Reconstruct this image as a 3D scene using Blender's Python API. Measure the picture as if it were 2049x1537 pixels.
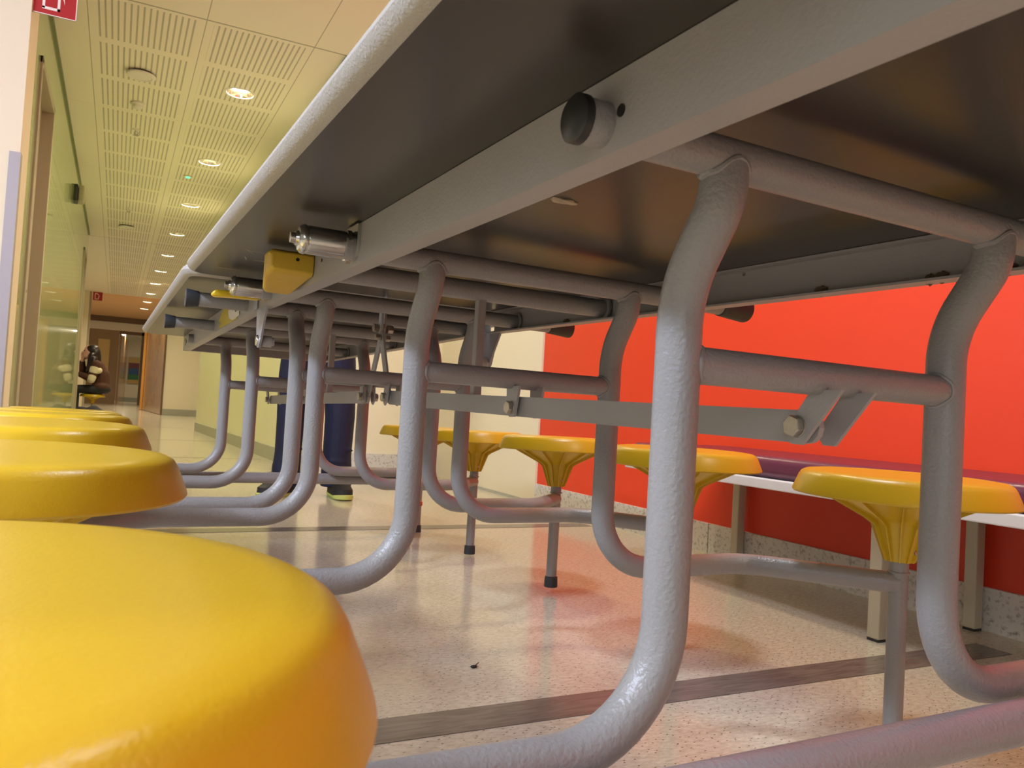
import bpy, bmesh, math, random
from mathutils import Vector, Matrix
random.seed(7)
sc = bpy.context.scene
for o in list(bpy.data.objects):
    bpy.data.objects.remove(o)
COL = sc.collection
# ------------------------------------------------------------ camera, world, light
cam_d = bpy.data.cameras.new('camera'); cam = bpy.data.objects.new('camera', cam_d); COL.objects.link(cam)
cam_d.sensor_width = 36.0; cam_d.lens = 1581.577 * 36.0 / 2049.0
cam_d.clip_start = 0.01; cam_d.clip_end = 200
R3 = Matrix([[0.8920149388, -0.4482582248, 0.0580853928], [-0.0666356363, -0.0033106168, 0.9977718836],
             [-0.4470671548, -0.8938979828, -0.0328230917]]).transposed()
cam.matrix_world = Matrix.Translation((0, 0, 0.514)) @ R3.to_4x4()
cam_d.dof.use_dof = True; cam_d.dof.focus_distance = 1.15; cam_d.dof.aperture_fstop = 22.0
sc.camera = cam
w = bpy.data.worlds.new('world'); sc.world = w; w.use_nodes = True
w.node_tree.nodes['Background'].inputs[0].default_value = (1.0, 0.92, 0.78, 1)
w.node_tree.nodes['Background'].inputs[1].default_value = 0.34
sc.view_settings.view_transform = 'Standard'; sc.view_settings.look = 'None'
sc.view_settings.gamma = 1.0; sc.view_settings.use_curve_mapping = False
sc.view_settings.exposure = 0.0
WARM = (1.0, 0.86, 0.60); COOL = (0.68, 0.77, 1.0)

def area(name, loc, target, size, size_y, power, color, spread=180):
    l = bpy.data.lights.new(name, 'AREA'); l.shape = 'RECTANGLE'; l.size = size; l.size_y = size_y
    l.energy = power; l.color = color; l.spread = math.radians(spread)
    o = bpy.data.objects.new(name, l); COL.objects.link(o); o.location = loc
    o.rotation_euler = (Vector(target) - Vector(loc)).to_track_quat('-Z', 'Y').to_euler()
    return o
# assumed unseen cool light from high on the left, inferred from the leg shadows
area('added_cool_light', (-2.5, 0.7, 2.52), (0.5, 1.0, 0.3), 2.6, 0.22, 165, COOL)
area('added_overhead_light', (1.0, 1.2, 2.6), (1.0, 1.2, 0), 0.3, 0.3, 26, (0.80, 0.88, 1.0))  # added unseen cool light to brighten the bench edge and right stools
area('added_cool_light', (-2.2, -3.2, 1.7), (0.8, 1.8, 0.2), 2.6, 1.3, 36, (0.86, 0.91, 1.0))  # added unseen fill light, dilutes the red bounce from the wall
for (x, y) in ((-1.7, -0.9), (-1.7, 1.7), (1.45, -0.6), (1.50, 2.3), (1.40, 4.2)):
    area('added_overhead_light', (x, y, 2.6), (x, y, 0), 0.22, 0.22, 17 if x > 0 else 9, WARM)  # added unseen warm overhead lights to illuminate the near room

# ------------------------------------------------------------ materials
MATS = {}
def nt(m): return m.node_tree.nodes, m.node_tree.links
def mat(name, color, rough=0.5, metal=0.0, noise=0.0, nscale=8.0, bump=0.0, bscale=200.0, coat=0.0, emit=None, estr=1.0, bdist=0.001):
    if name in MATS: return MATS[name]
    m = bpy.data.materials.new(name); m.use_nodes = True; N, L = nt(m); b = N['Principled BSDF']
    b.inputs['Base Color'].default_value = (*color, 1); b.inputs['Roughness'].default_value = rough
    b.inputs['Metallic'].default_value = metal; b.inputs['Coat Weight'].default_value = coat
    tc = N.new('ShaderNodeTexCoord')
    nz = N.new('ShaderNodeTexNoise'); nz.inputs['Scale'].default_value = nscale; nz.inputs['Detail'].default_value = 5
    L.new(tc.outputs['Object'], nz.inputs['Vector'])
    mx = N.new('ShaderNodeMixRGB'); mx.blend_type = 'MULTIPLY'; mx.inputs[0].default_value = max(noise, 0.02)
    mx.inputs[1].default_value = (*color, 1); L.new(nz.outputs['Fac'], mx.inputs[2]); 
    rp = N.new('ShaderNodeValToRGB'); rp.color_ramp.elements[0].position = 0.3; rp.color_ramp.elements[1].position = 0.7
    rp.color_ramp.elements[0].color = (0.55, 0.55, 0.55, 1)
    L.new(nz.outputs['Fac'], rp.inputs[0]); L.new(rp.outputs[0], mx.inputs[2]); L.new(mx.outputs[0], b.inputs['Base Color'])
    if bump:
        n2 = N.new('ShaderNodeTexNoise'); n2.inputs['Scale'].default_value = bscale; n2.inputs['Detail'].default_value = 2
        L.new(tc.outputs['Object'], n2.inputs['Vector'])
        bp = N.new('ShaderNodeBump'); bp.inputs['Strength'].default_value = bump; bp.inputs['Distance'].default_value = bdist
        L.new(n2.outputs['Fac'], bp.inputs['Height']); L.new(bp.outputs[0], b.inputs['Normal'])
    if emit:
        b.inputs['Emission Color'].default_value = (*emit, 1); b.inputs['Emission Strength'].default_value = estr
    MATS[name] = m
    return m
TUBE = mat('powder_coated_steel', (0.295, 0.285, 0.275), 0.34, 0, 0.05, 6, 0.6, 260, bdist=0.0014)
PLATE = mat('painted_flat_steel', (0.37, 0.355, 0.34), 0.42, 0, 0.06, 9, 0.25, 330)
UNDER = mat('dark_laminate_underside', (0.040, 0.036, 0.032), 0.30, 0, 0.25, 5, 0.05, 60)
RIM = mat('grey_table_edge', (0.40, 0.385, 0.36), 0.45, 0, 0.10, 60, 0.9, 420)
YEL = mat('yellow_plastic', (0.64, 0.42, 0.016), 0.30, 0, 0.05, 5, 0.18, 500)
YELD = mat('yellow_painted_handle', (0.62, 0.40, 0.03), 0.5, 0, 0.12, 30, 0.2, 300)
ZINC = mat('zinc_plated_steel', (0.62, 0.62, 0.58), 0.18, 1.0, 0.12, 20)
BOLT = mat('bolt_steel', (0.50, 0.46, 0.38), 0.32, 0.9, 0.3, 120, 0.3, 600)
RUBBER = mat('dark_rubber', (0.035, 0.037, 0.040), 0.5, 0, 0.1, 30)
BLACKP = mat('black_plastic_plug', (0.018, 0.018, 0.018), 0.35)
CREAM = mat('cream_wall_paint', (0.84, 0.77, 0.58), 0.55, 0, 0.03, 2, 0.1, 90)
PIER = mat('cream_pier_paint', (0.80, 0.73, 0.56), 0.6, 0, 0.03, 2, 0.1, 90)
GREEN = mat('green_gloss_paint', (0.36, 0.45, 0.20), 0.20, 0, 0.03, 2, coat=0.6)
PALEG = mat('pale_green_paint', (0.82, 0.79, 0.56), 0.35, 0, 0.03, 2)
RED = mat('red_wall_panel', (0.70, 0.045, 0.012), 0.42, 0, 0.04, 3, 0.05, 300)
DOORW = mat('cream_door_paint', (0.76, 0.68, 0.50), 0.4, 0, 0.03, 3)
FRAME = mat('taupe_door_frame', (0.40, 0.35, 0.25), 0.4)
STEELG = mat('grey_corner_guard', (0.40, 0.38, 0.42), 0.35, 0.2)
BASEB = mat('grey_baseboard', (0.40, 0.40, 0.33), 0.4)
PURPLE = mat('purple_bench_vinyl', (0.115, 0.022, 0.045), 0.30, 0, 0.08, 8, 0.1, 200)
WHITEM = mat('white_bench_edge', (0.84, 0.86, 0.92), 0.4)
BEIGE = mat('beige_steel_leg', (0.52, 0.47, 0.36), 0.4)
WOOD = mat('brown_wood_door', (0.52, 0.30, 0.14), 0.18, 0, 0.2, 3)
ORANGEW = mat('orange_wood_edge', (0.70, 0.33, 0.07), 0.35)
DARKW = mat('dark_brown_frame', (0.17, 0.10, 0.05), 0.35)
SKIN = mat('skin', (0.75, 0.42, 0.32), 0.5)
JEANS = mat('dark_blue_denim', (0.004, 0.007, 0.038), 0.7, 0, 0.5, 40, 0.2, 300)
SHIRT = mat('grey_shirt', (0.12, 0.13, 0.15), 0.8)
BLACKC = mat('black_cloth', (0.012, 0.012, 0.014), 0.7)
LIME = mat('lime_shoe_sole', (0.55, 0.62, 0.16), 0.5)
HAIR = mat('dark_brown_hair', (0.022, 0.010, 0.008), 0.4, 0, 0.6, 60)
BROWNS = mat('brown_sweater', (0.085, 0.030, 0.014), 0.85, 0, 0.3, 30)
PATCH = mat('cream_sweater_patch', (0.75, 0.66, 0.45), 0.85)
WHITEP = mat('white_plastic', (0.78, 0.76, 0.68), 0.4)
REDS = mat('red_sign', (0.42, 0.012, 0.018), 0.4)
WHITES = mat('white_sign_print', (0.85, 0.80, 0.74), 0.5)
CHROME = mat('mirror_reflector', (0.85, 0.80, 0.66), 0.10, 1.0)
LAMP = mat('lit_lamp', (1, 0.9, 0.7), 0.5, emit=(1.0, 0.80, 0.50), estr=14)
GLED = mat('green_exit_led', (0.1, 0.8, 0.4), 0.5, emit=(0.05, 1.0, 0.45), estr=2.0)
GUM = mat('chewing_gum', (0.50, 0.40, 0.27), 0.6)
GUMD = mat('old_dark_gum', (0.16, 0.12, 0.07), 0.7)
REDK = mat('red_brake_pedal', (0.5, 0.10, 0.06), 0.4)
CEILO = mat('orange_ceiling', (0.88, 0.52, 0.24), 0.6)
TWHITE = mat('white_table_top', (0.75, 0.74, 0.7), 0.4)
SCRATCH = mat('white_scratch', (0.55, 0.50, 0.42), 0.7)

def floor_mat():
    m = bpy.data.materials.new('speckled_linoleum'); m.use_nodes = True; N, L = nt(m); b = N['Principled BSDF']
    tc = N.new('ShaderNodeTexCoord')
    mp = N.new('ShaderNodeMapping'); mp.inputs['Scale'].default_value = (1, 2.2, 1); mp.inputs['Rotation'].default_value = (0, 0, 0.5)
    L.new(tc.outputs['Object'], mp.inputs[0])
    n1 = N.new('ShaderNodeTexNoise'); n1.inputs['Scale'].default_value = 60; n1.inputs['Detail'].default_value = 8; n1.inputs['Roughness'].default_value = 0.75
    L.new(mp.outputs[0], n1.inputs['Vector'])
    r1 = N.new('ShaderNodeValToRGB'); e = r1.color_ramp.elements
    e[0].position = 0.30; e[0].color = (0.36, 0.32, 0.23, 1); e[1].position = 0.66; e[1].color = (0.62, 0.575, 0.45, 1)
    L.new(n1.outputs['Fac'], r1.inputs[0])
    vo = N.new('ShaderNodeTexVoronoi'); vo.voronoi_dimensions = '2D'; vo.inputs['Scale'].default_value = 64; L.new(mp.outputs[0], vo.inputs['Vector'])
    r2 = N.new('ShaderNodeValToRGB'); e = r2.color_ramp.elements
    e[0].position = 0.10; e[0].color = (0.0, 0, 0, 1); e[1].position = 0.15; e[1].color = (1, 1, 1, 1)
    L.new(vo.outputs['Distance'], r2.inputs[0])
    sep = N.new('ShaderNodeSeparateColor'); L.new(vo.outputs['Color'], sep.inputs[0])
    gt = N.new('ShaderNodeMath'); gt.operation = 'GREATER_THAN'; gt.inputs[1].default_value = 0.72; L.new(sep.outputs[0], gt.inputs[0])
    inv = N.new('ShaderNodeMath'); inv.operation = 'SUBTRACT'; inv.inputs[0].default_value = 1.0; L.new(r2.outputs[0], inv.inputs[1])
    mu = N.new('ShaderNodeMath'); mu.operation = 'MULTIPLY'; L.new(gt.outputs[0], mu.inputs[0]); L.new(inv.outputs[0], mu.inputs[1])
    mx = N.new('ShaderNodeMixRGB'); mx.inputs[2].default_value = (0.05, 0.035, 0.022, 1)
    L.new(mu.outputs[0], mx.inputs[0]); L.new(r1.outputs[0], mx.inputs[1]); L.new(mx.outputs[0], b.inputs['Base Color'])
    b.inputs['Roughness'].default_value = 0.14; b.inputs['IOR'].default_value = 1.5
    n3 = N.new('ShaderNodeTexNoise'); n3.inputs['Scale'].default_value = 5; L.new(tc.outputs['Object'], n3.inputs['Vector'])
    bp = N.new('ShaderNodeBump'); bp.inputs['Strength'].default_value = 0.06; bp.inputs['Distance'].default_value = 0.01
    L.new(n3.outputs['Fac'], bp.inputs['Height']); L.new(bp.outputs[0], b.inputs['Normal'])
    return m
FLOOR = floor_mat()
def streak_mat(name, c0, c1, scale, rough):
    m = bpy.data.materials.new(name); m.use_nodes = True; N, L = nt(m); b = N['Principled BSDF']
    tc = N.new('ShaderNodeTexCoord'); mp = N.new('ShaderNodeMapping'); mp.inputs['Scale'].default_value = scale
    L.new(tc.outputs['Object'], mp.inputs[0]); n1 = N.new('ShaderNodeTexNoise'); n1.inputs['Scale'].default_value = 30
    n1.inputs['Detail'].default_value = 6; n1.inputs['Distortion'].default_value = 1.0; L.new(mp.outputs[0], n1.inputs['Vector'])
    r = N.new('ShaderNodeValToRGB'); e = r.color_ramp.elements; e[0].position = 0.3; e[0].color = (*c0, 1); e[1].position = 0.7; e[1].color = (*c1, 1)
    L.new(n1.outputs['Fac'], r.inputs[0]); L.new(r.outputs[0], b.inputs['Base Color']); b.inputs['Roughness'].default_value = rough
    return m
STRIP = streak_mat('grey_linoleum_strip', (0.11, 0.093, 0.076), (0.19, 0.165, 0.135), (0.4, 3, 1), 0.2)
def terrazzo():
    m = bpy.data.materials.new('terrazzo_skirting'); m.use_nodes = True; N, L = nt(m); b = N['Principled BSDF']
    tc = N.new('ShaderNodeTexCoord'); n1 = N.new('ShaderNodeTexNoise'); n1.inputs['Scale'].default_value = 90; n1.inputs['Detail'].default_value = 6
    L.new(tc.outputs['Object'], n1.inputs['Vector']); r = N.new('ShaderNodeValToRGB'); e = r.color_ramp.elements
    e[0].position = 0.28; e[0].color = (0.25, 0.24, 0.22, 1); e[1].position = 0.48; e[1].color = (0.66, 0.64, 0.60, 1)
    L.new(n1.outputs['Fac'], r.inputs[0]); L.new(r.outputs[0], b.inputs['Base Color']); b.inputs['Roughness'].default_value = 0.35
    return m
TERR = terrazzo()
def ceiling_mat():
    m = bpy.data.materials.new('perforated_ceiling_board'); m.use_nodes = True; N, L = nt(m); b = N['Principled BSDF']
    tc = N.new('ShaderNodeTexCoord'); sp = N.new('ShaderNodeSeparateXYZ'); L.new(tc.outputs['Object'], sp.inputs[0])
    def M_(op, a, bb=None, c=None):
        n = N.new('ShaderNodeMath'); n.operation = op
        for i, v in enumerate((a, bb, c)):
            if v is None: continue
            if isinstance(v, (int, float)): n.inputs[i].default_value = v
            else: L.new(v, n.inputs[i])
        return n.outputs[0]
    X, Y = sp.outputs[0], sp.outputs[1]
    def inside(v, lo, hi): return M_('MULTIPLY', M_('GREATER_THAN', v, lo), M_('LESS_THAN', v, hi))
    def fr(v, off, per): return M_('FRACT', M_('DIVIDE', M_('SUBTRACT', v, off), per))
    u = fr(X, -0.285, 0.615); v = fr(Y, 4.84, 0.6466)
    reg = M_('MULTIPLY', inside(X, -0.285, 0.945), inside(Y, 4.84, 20.3))
    blk = M_('MULTIPLY', inside(u, 0.07, 0.93), inside(v, 0.06, 0.94))
    hu = fr(X, -0.285 + 0.043, 0.0331); hv = fr(Y, 4.84, 0.0135)
    hole = M_('MULTIPLY', inside(hu, 0.30, 0.62), inside(hv, 0.15, 0.72))
    mask = M_('MULTIPLY', M_('MULTIPLY', reg, blk), hole)
    jx = M_('MULTIPLY', inside(fr(X, -0.288, 0.615), 0.0, 0.008), inside(X, -0.30, 0.96))
    jy = inside(fr(Y, 4.84 - 0.007, 7.92), 0.0, 0.0018)
    jz = M_('MULTIPLY', inside(fr(Y, 4.84, 1.94), 0.0, 0.003), M_('GREATER_THAN', Y, 4.8))
    j = M_('MAXIMUM', M_('MAXIMUM', jx, jy), M_('MULTIPLY', jz, 0.3))
    a = M_('MAXIMUM', M_('MULTIPLY', mask, 0.85), M_('MULTIPLY', j, 0.6))
    mx = N.new('ShaderNodeMixRGB'); mx.inputs[1].default_value = (0.86, 0.82, 0.67, 1); mx.inputs[2].default_value = (0.10, 0.085, 0.05, 1)
    L.new(a, mx.inputs[0]); L.new(mx.outputs[0], b.inputs['Base Color']); b.inputs['Roughness'].default_value = 0.6
    return m
CEIL = ceiling_mat()

# ------------------------------------------------------------ object helpers
def link(o, parent=None):
    COL.objects.link(o)
    if parent is not None: o.parent = parent
    return o
def obj(name, bm, m, parent=None, smooth=True, bevel=0.0):
    me = bpy.data.meshes.new(name)
    bmesh.ops.recalc_face_normals(bm, faces=bm.faces[:])
    bm.to_mesh(me); bm.free()
    for mm in (m if isinstance(m, (list, tuple)) else [m]): me.materials.append(mm)
    if smooth:
        for p in me.polygons: p.use_smooth = True
        try: me.set_sharp_from_angle(angle=math.radians(38))
        except Exception: pass
    o = bpy.data.objects.new(name, me); link(o, parent)
    if bevel:
        md = o.modifiers.new('bevel', 'BEVEL'); md.width = bevel; md.segments = 2; md.limit_method = 'ANGLE'
    return o
def tag(o, label, cat, group=None, kind=None):
    o['label'] = label; o['category'] = cat
    if group: o['group'] = group
    if kind: o['kind'] = kind
    return o
def empty(name, loc, rz=0.0):
    o = bpy.data.objects.new(name, None); COL.objects.link(o); o.location = loc; o.rotation_euler = (0, 0, rz); o.empty_display_size = 0.1
    return o
def struct(name, bm, m, parent=None, smooth=False, bevel=0.0, label=None):
    o = obj(name, bm, m, parent, smooth, bevel)
    if parent is None: o['kind'] = 'structure'
    if label: o['label'] = label
    return o
def box(bm, x0, x1, y0, y1, z0, z1, mi=0):
    vs = [bm.verts.new((x, y, z)) for z in (z0, z1) for y in (y0, y1) for x in (x0, x1)]
    for f in ((0, 2, 3, 1), (4, 5, 7, 6), (0, 1, 5, 4), (2, 6, 7, 3), (0, 4, 6, 2), (1, 3, 7, 5)):
        fc = bm.faces.new([vs[i] for i in f]); fc.material_index = mi
    return vs
def bx(*a):
    bm = bmesh.new(); box(bm, *a); return bm
def wallseg(bm, p, q, z0, z1, t):
    """vertical slab from p to q with thickness t to the right of the direction p->q"""
    p = Vector(p); q = Vector(q); n = Vector(((q - p).y, -(q - p).x)).normalized() * t
    pts = [p, q, q + n, p + n]
    lo = [bm.verts.new((a.x, a.y, z0)) for a in pts]; hi = [bm.verts.new((a.x, a.y, z1)) for a in pts]
    bm.faces.new(lo[::-1]); bm.faces.new(hi)
    for i in range(4): bm.faces.new([lo[i], lo[(i + 1) % 4], hi[(i + 1) % 4], hi[i]])
def fillet(pts, r, n=8):
    pts = [Vector(p) for p in pts]; out = [pts[0]]
    for i in range(1, len(pts) - 1):
        a, b, c = pts[i - 1], pts[i], pts[i + 1]
        rr = r[i - 1] if isinstance(r, (list, tuple)) else r
        u = (a - b); v = (c - b); lu, lv = u.length, v.length; u.normalize(); v.normalize()
        ang = u.angle(v)
        d = min(rr / math.tan(ang / 2), lu * 0.95, lv * 0.95); rr = d * math.tan(ang / 2)
        cen = b + (u + v).normalized() * (rr / math.sin(ang / 2))
        p0 = b + u * d; p1 = b + v * d
        a0 = p0 - cen; a1 = p1 - cen; th = a0.angle(a1); ax = a0.cross(a1).normalized()
        for k in range(n + 1):
            out.append(cen + Matrix.Rotation(th * k / n, 3, ax) @ a0)
    out.append(pts[-1]); return out
def tube(bm, pts, r, seg=20, caps=True, radii=None, mi=0):
    pts = [Vector(p) for p in pts]; n = len(pts)
    tang = []
    for i in range(n):
        t = (pts[min(i + 1, n - 1)] - pts[max(i - 1, 0)]).normalized(); tang.append(t)
    up = Vector((0, 0, 1)) if abs(tang[0].z) < 0.9 else Vector((1, 0, 0))
    nrm = (up - tang[0] * up.dot(tang[0])).normalized(); rings = []
    for i in range(n):
        nrm = (nrm - tang[i] * nrm.dot(tang[i])).normalized(); bi = tang[i].cross(nrm)
        rr = radii[i] if radii else r
        rings.append([bm.verts.new(pts[i] + nrm * math.cos(2 * math.pi * k / seg) * rr + bi * math.sin(2 * math.pi * k / seg) * rr) for k in range(seg)])
    for i in range(n - 1):
        for k in range(seg):
            f = bm.faces.new([rings[i][k], rings[i][(k + 1) % seg], rings[i + 1][(k + 1) % seg], rings[i + 1][k]]); f.material_index = mi
    if caps:
        f = bm.faces.new(rings[0][::-1]); f.material_index = mi
        f = bm.faces.new(rings[-1]); f.material_index = mi
def lathe(bm, prof, cen=(0, 0, 0), seg=48, axis='Z', mi=0):
    cen = Vector(cen); rings = []
    def P(r, a, h):
        if axis == 'Z': return cen + Vector((r * math.cos(a), r * math.sin(a), h))
        if axis == 'X': return cen + Vector((h, r * math.cos(a), r * math.sin(a)))
        return cen + Vector((r * math.sin(a), h, r * math.cos(a)))
    for (r, h) in prof:
        if r < 1e-6: rings.append([bm.verts.new(P(0, 0, h))])
        else: rings.append([bm.verts.new(P(r, 2 * math.pi * k / seg, h)) for k in range(seg)])
    for a, b in zip(rings, rings[1:]):
        for k in range(seg):
            k2 = (k + 1) % seg
            if len(a) == 1 and len(b) == 1: continue
            if len(a) == 1: f = bm.faces.new([a[0], b[k2], b[k]])
            elif len(b) == 1: f = bm.faces.new([a[k], a[k2], b[0]])
            else: f = bm.faces.new([a[k], a[k2], b[k2], b[k]])
            f.material_index = mi
def prism(bm, poly, axis, lo, hi):
    """poly: list of 2D points; extruded along axis between lo and hi"""
    def P(a, b, c):
        return {'X': (c, a, b), 'Y': (a, c, b), 'Z': (a, b, c)}[axis]
    A = [bm.verts.new(P(a, b, lo)) for a, b in poly]; B = [bm.verts.new(P(a, b, hi)) for a, b in poly]
    bm.faces.new(A[::-1]); bm.faces.new(B); n = len(poly)
    for i in range(n): bm.faces.new([A[i], A[(i + 1) % n], B[(i + 1) % n], B[i]])
def hexbolt(bm, c, r, h, sign, axis='X'):
    pts = [(c[1] + r * math.cos(math.pi / 3 * k + 0.3), c[2] + r * math.sin(math.pi / 3 * k + 0.3)) for k in range(6)]
    prism(bm, pts, 'X', min(c[0], c[0] + sign * h), max(c[0], c[0] + sign * h))

# ============================================================ THE SETTING
HC = 2.65
bm = bmesh.new(); box(bm, -6, 6, -6, 42, -0.1, 0.0); struct('floor', bm, FLOOR)
def strip(n, x0, x1, y0, y1, z=0.0012): struct('trim_%d' % n, bx(x0, x1, y0, y1, 0.0, z), STRIP)
strip(1, -6, 1.955, 1.155, 1.245)
strip(2, -0.46, 2.0, 3.095, 3.185)
for k, yy in enumerate((6.6, 8.9, 11.8)): struct('trim_%d' % (15 + k), bx(-0.47, 1.1 - 0.04 * (yy - 6), yy, yy + 0.012, 0.0, 0.0008), STRIP)
# ceiling: near room and corridor
LIGHTS = [(0.65 - 0.012 * n, 5.886 + 1.94 * n) for n in range(10)]
def ceil_sheet(bm, x0, x1, y0, y1, z, holes, r=0.090):
    xa, xb = 0.40, 0.90
    def rect(a, b, c, d): bm.faces.new([bm.verts.new(p) for p in ((a, c, z), (b, c, z), (b, d, z), (a, d, z))])
    rect(x0, xa, y0, y1); rect(xb, x1, y0, y1); yy = y0
    for (hx, hy) in holes:
        rect(xa, xb, yy, hy - 0.15); q = [(xa, hy - 0.15), (xb, hy - 0.15), (xb, hy + 0.15), (xa, hy + 0.15)]; n = 40
        circ = [bm.verts.new((hx + r * math.cos(2 * math.pi * k / n), hy + r * math.sin(2 * math.pi * k / n), z)) for k in range(n)]
        outer = []
        for k in range(n):
            a = 2 * math.pi * k / n; c, s_ = math.cos(a), math.sin(a)
            tx = ((xb - hx) if c > 0 else (xa - hx)) / c if abs(c) > 1e-6 else 1e9
            ty = (0.15 if s_ > 0 else -0.15) / s_ if abs(s_) > 1e-6 else 1e9
            t = min(tx, ty); outer.append(bm.verts.new((hx + t * c, hy + t * s_, z)))
        for k in range(n): bm.faces.new([circ[k], circ[(k + 1) % n], outer[(k + 1) % n], outer[k]])
        for (cx_, cy_) in q:
            a = math.atan2(cy_ - hy, cx_ - hx) % (2 * math.pi); k = int(a / (2 * math.pi / n)) % n
            bm.faces.new([outer[k], bm.verts.new((cx_, cy_, z)), outer[(k + 1) % n]])
        yy = hy + 0.15
    rect(xa, xb, yy, y1)
bm = bmesh.new(); ceil_sheet(bm, -4.2, 4.2, -4.2, 20.4, HC, [h for h in LIGHTS if h[1] < 20.2]); box(bm, -4.2, 4.2, -4.2, 20.4, HC + 0.12, HC + 0.15); struct('ceiling', bm, CEIL)
bm = bmesh.new(); ceil_sheet(bm, -4.2, 4.2, 20.4, 27.0, HC, [h for h in LIGHTS if h[1] > 20.5]); box(bm, -4.2, 4.2, 20.4, 27.0, HC + 0.12, HC + 0.15)
o = struct('ceiling', bm, CEILO, label='orange ceiling at the far end of the corridor')
WX = 2.12
bm = bmesh.new(); box(bm, WX, WX + 0.15, -4.2, 3.86, 0.115, HC); struct('wall_right', bm, RED, label='red wall behind the bench')
struct('trim_3', bx(WX - 0.012, WX + 0.15, 3.86, 3.95, 0, HC), DOORW, label='cream trim strip between red wall and door')
bm = bmesh.new(); box(bm, WX, WX + 0.15, 5.02, 5.42, 0, HC); box(bm, WX, WX + 0.15, 3.95, 5.02, 2.1, HC); struct('wall_right', bm, CREAM)
bm = bmesh.new(); box(bm, WX - 0.014, WX + 0.15, -4.2, 2.42, 0, 0.115); box(bm, WX - 0.014, WX + 0.15, 2.425, 3.86, 0, 0.115); struct('baseboard_right', bm, TERR)
bm = bmesh.new(); box(bm, WX - 0.004, WX + 0.05, 3.955, 5.015, 0.012, 2.1); d1 = struct('door_1', bm, DOORW, bevel=0.003)
struct('door_edge_line', bx(WX - 0.006, WX, 3.951, 3.957, 0.012, 2.1), FRAME, d1)
struct('threshold', bx(WX - 0.010, WX + 0.05, 3.955, 5.015, 0, 0.012), BASEB, d1)
# cream wall facing the camera beyond the door
BX0 = 1.20
struct('wall_back', bx(BX0, WX + 0.15, 5.42, 5.57, 0, HC), CREAM)
struct('baseboard_back', bx(BX0, WX + 0.1, 5.405, 5.42, 0, 0.15), TERR)
# pale green corridor wall on the right
bm = bmesh.new(); wallseg(bm, (1.205, 5.42), (0.972, 11.2), 0, HC, 0.12); struct('wall_corridor_right', bm, PALEG)
bm = bmesh.new(); wallseg(bm, (1.193, 5.405), (0.960, 11.19), 0, 0.11, 0.012); struct('baseboard_corridor_right', bm, BASEB)
# far cream wall facing the camera
struct('wall_far', bx(0.862, 3.0, 17.4, 17.55, 0, HC), PIER)
struct('baseboard_far', bx(0.862, 3.0, 17.385, 17.4, 0, 0.13), BASEB)
struct('trim_4', bx(0.83, 0.862, 17.37, 17.55, 0, 2.05), DARKW)
struct('wall_corridor_end_right', bx(3.0, 3.1, 5.4, 17.5, 0, HC), PIER)
# wood-clad side leading to the far doors
bm = bmesh.new(); wallseg(bm, (0.835, 17.45), (0.600, 21.0), 0.01, 1.98, 0.06); d5 = struct('door_5', bm, WOOD)
bm = bmesh.new(); wallseg(bm, (0.600, 21.0), (0.595, 21.10), 0.01, 1.98, 0.06); obj('leaf_stile', bm, DARKW, d5, False)
bm = bmesh.new(); wallseg(bm, (0.545, 21.02), (0.54, 21.10), 0.01, 1.98, 0.05); obj('leaf_edge', bm, ORANGEW, d5, False)
# left pier in front of the corridor
PY = 4.0
bm = bmesh.new(); box(bm, -3.2, -0.435, PY, PY + 0.3, 0, HC); struct('wall_left_pier', bm, PIER)
struct('trim_7', bx(-0.475, -0.432, PY - 0.004, PY + 0.06, 0, 1.5), STEELG, label='grey corner guard on the cream pier')
LX = -0.478
bm = bmesh.new()
box(bm, LX - 0.15, LX, PY + 0.3, 4.95, 0, HC); box(bm, LX - 0.15, LX, 5.88, 11.5, 0, HC); box(bm, LX - 0.15, LX, 12.3, 12.6, 0, HC)
box(bm, LX - 0.15, LX, 4.95, 5.88, 2.28, HC); box(bm, LX - 0.15, LX, 11.5, 12.3, 2.28, HC)
struct('wall_left', bm, GREEN)
for k, (a, b) in enumerate(((4.95, 5.88), (11.5, 12.3))):
    bm = bmesh.new(); box(bm, LX - 0.10, LX - 0.06, a + 0.04, b - 0.04, 0, 2.24)
    dd = struct('door_%d' % (k + 2), bm, mat('taupe_door_leaf', (0.48, 0.42, 0.31), 0.35))
    bm = bmesh.new(); box(bm, LX - 0.14, LX + 0.012, a, a + 0.04, 0, 2.28); box(bm, LX - 0.14, LX + 0.012, b - 0.04, b, 0, 2.28); box(bm, LX - 0.14, LX + 0.012, a, b, 2.24, 2.28)
    obj('door_frame', bm, FRAME, dd, False, 0.004)
    bm = bmesh.new(); tube(bm, fillet([(LX - 0.06, a + 0.12, 1.02), (LX - 0.01, a + 0.12, 1.02), (LX - 0.01, a + 0.24, 1.02)], 0.01), 0.009, 12)
    obj('door_handle', bm, ZINC, dd)
bm = bmesh.new(); box(bm, LX, LX + 0.01, 5.88, 11.5, 0, 0.08); struct('baseboard_left', bm, BASEB)
# dark shadow-gap moulding between green wall and ceiling
struct('trim_8', bx(LX, LX + 0.012, PY + 0.3, 12.6, HC - 0.03, HC - 0.0), mat('olive_moulding', (0.16, 0.19, 0.08), 0.5))
struct('trim_14', bx(1.14, 1.17, 4.84, 5.42, HC - 0.02, HC), mat('olive_moulding', (0.16, 0.19, 0.08), 0.5))
# niche beyond the green wall and the pier before the far doors
struct('wall_left_far', bx(-2.4, -2.3, 12.6, 20.4, 0, HC), PIER)
struct('wall_left_far_pier', bx(-2.4, -0.66, 20.3, 20.5, 0, HC), PIER)
struct('trim_9', bx(-0.66, -0.62, 20.3, 20.5, 0, HC), FRAME)
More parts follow.
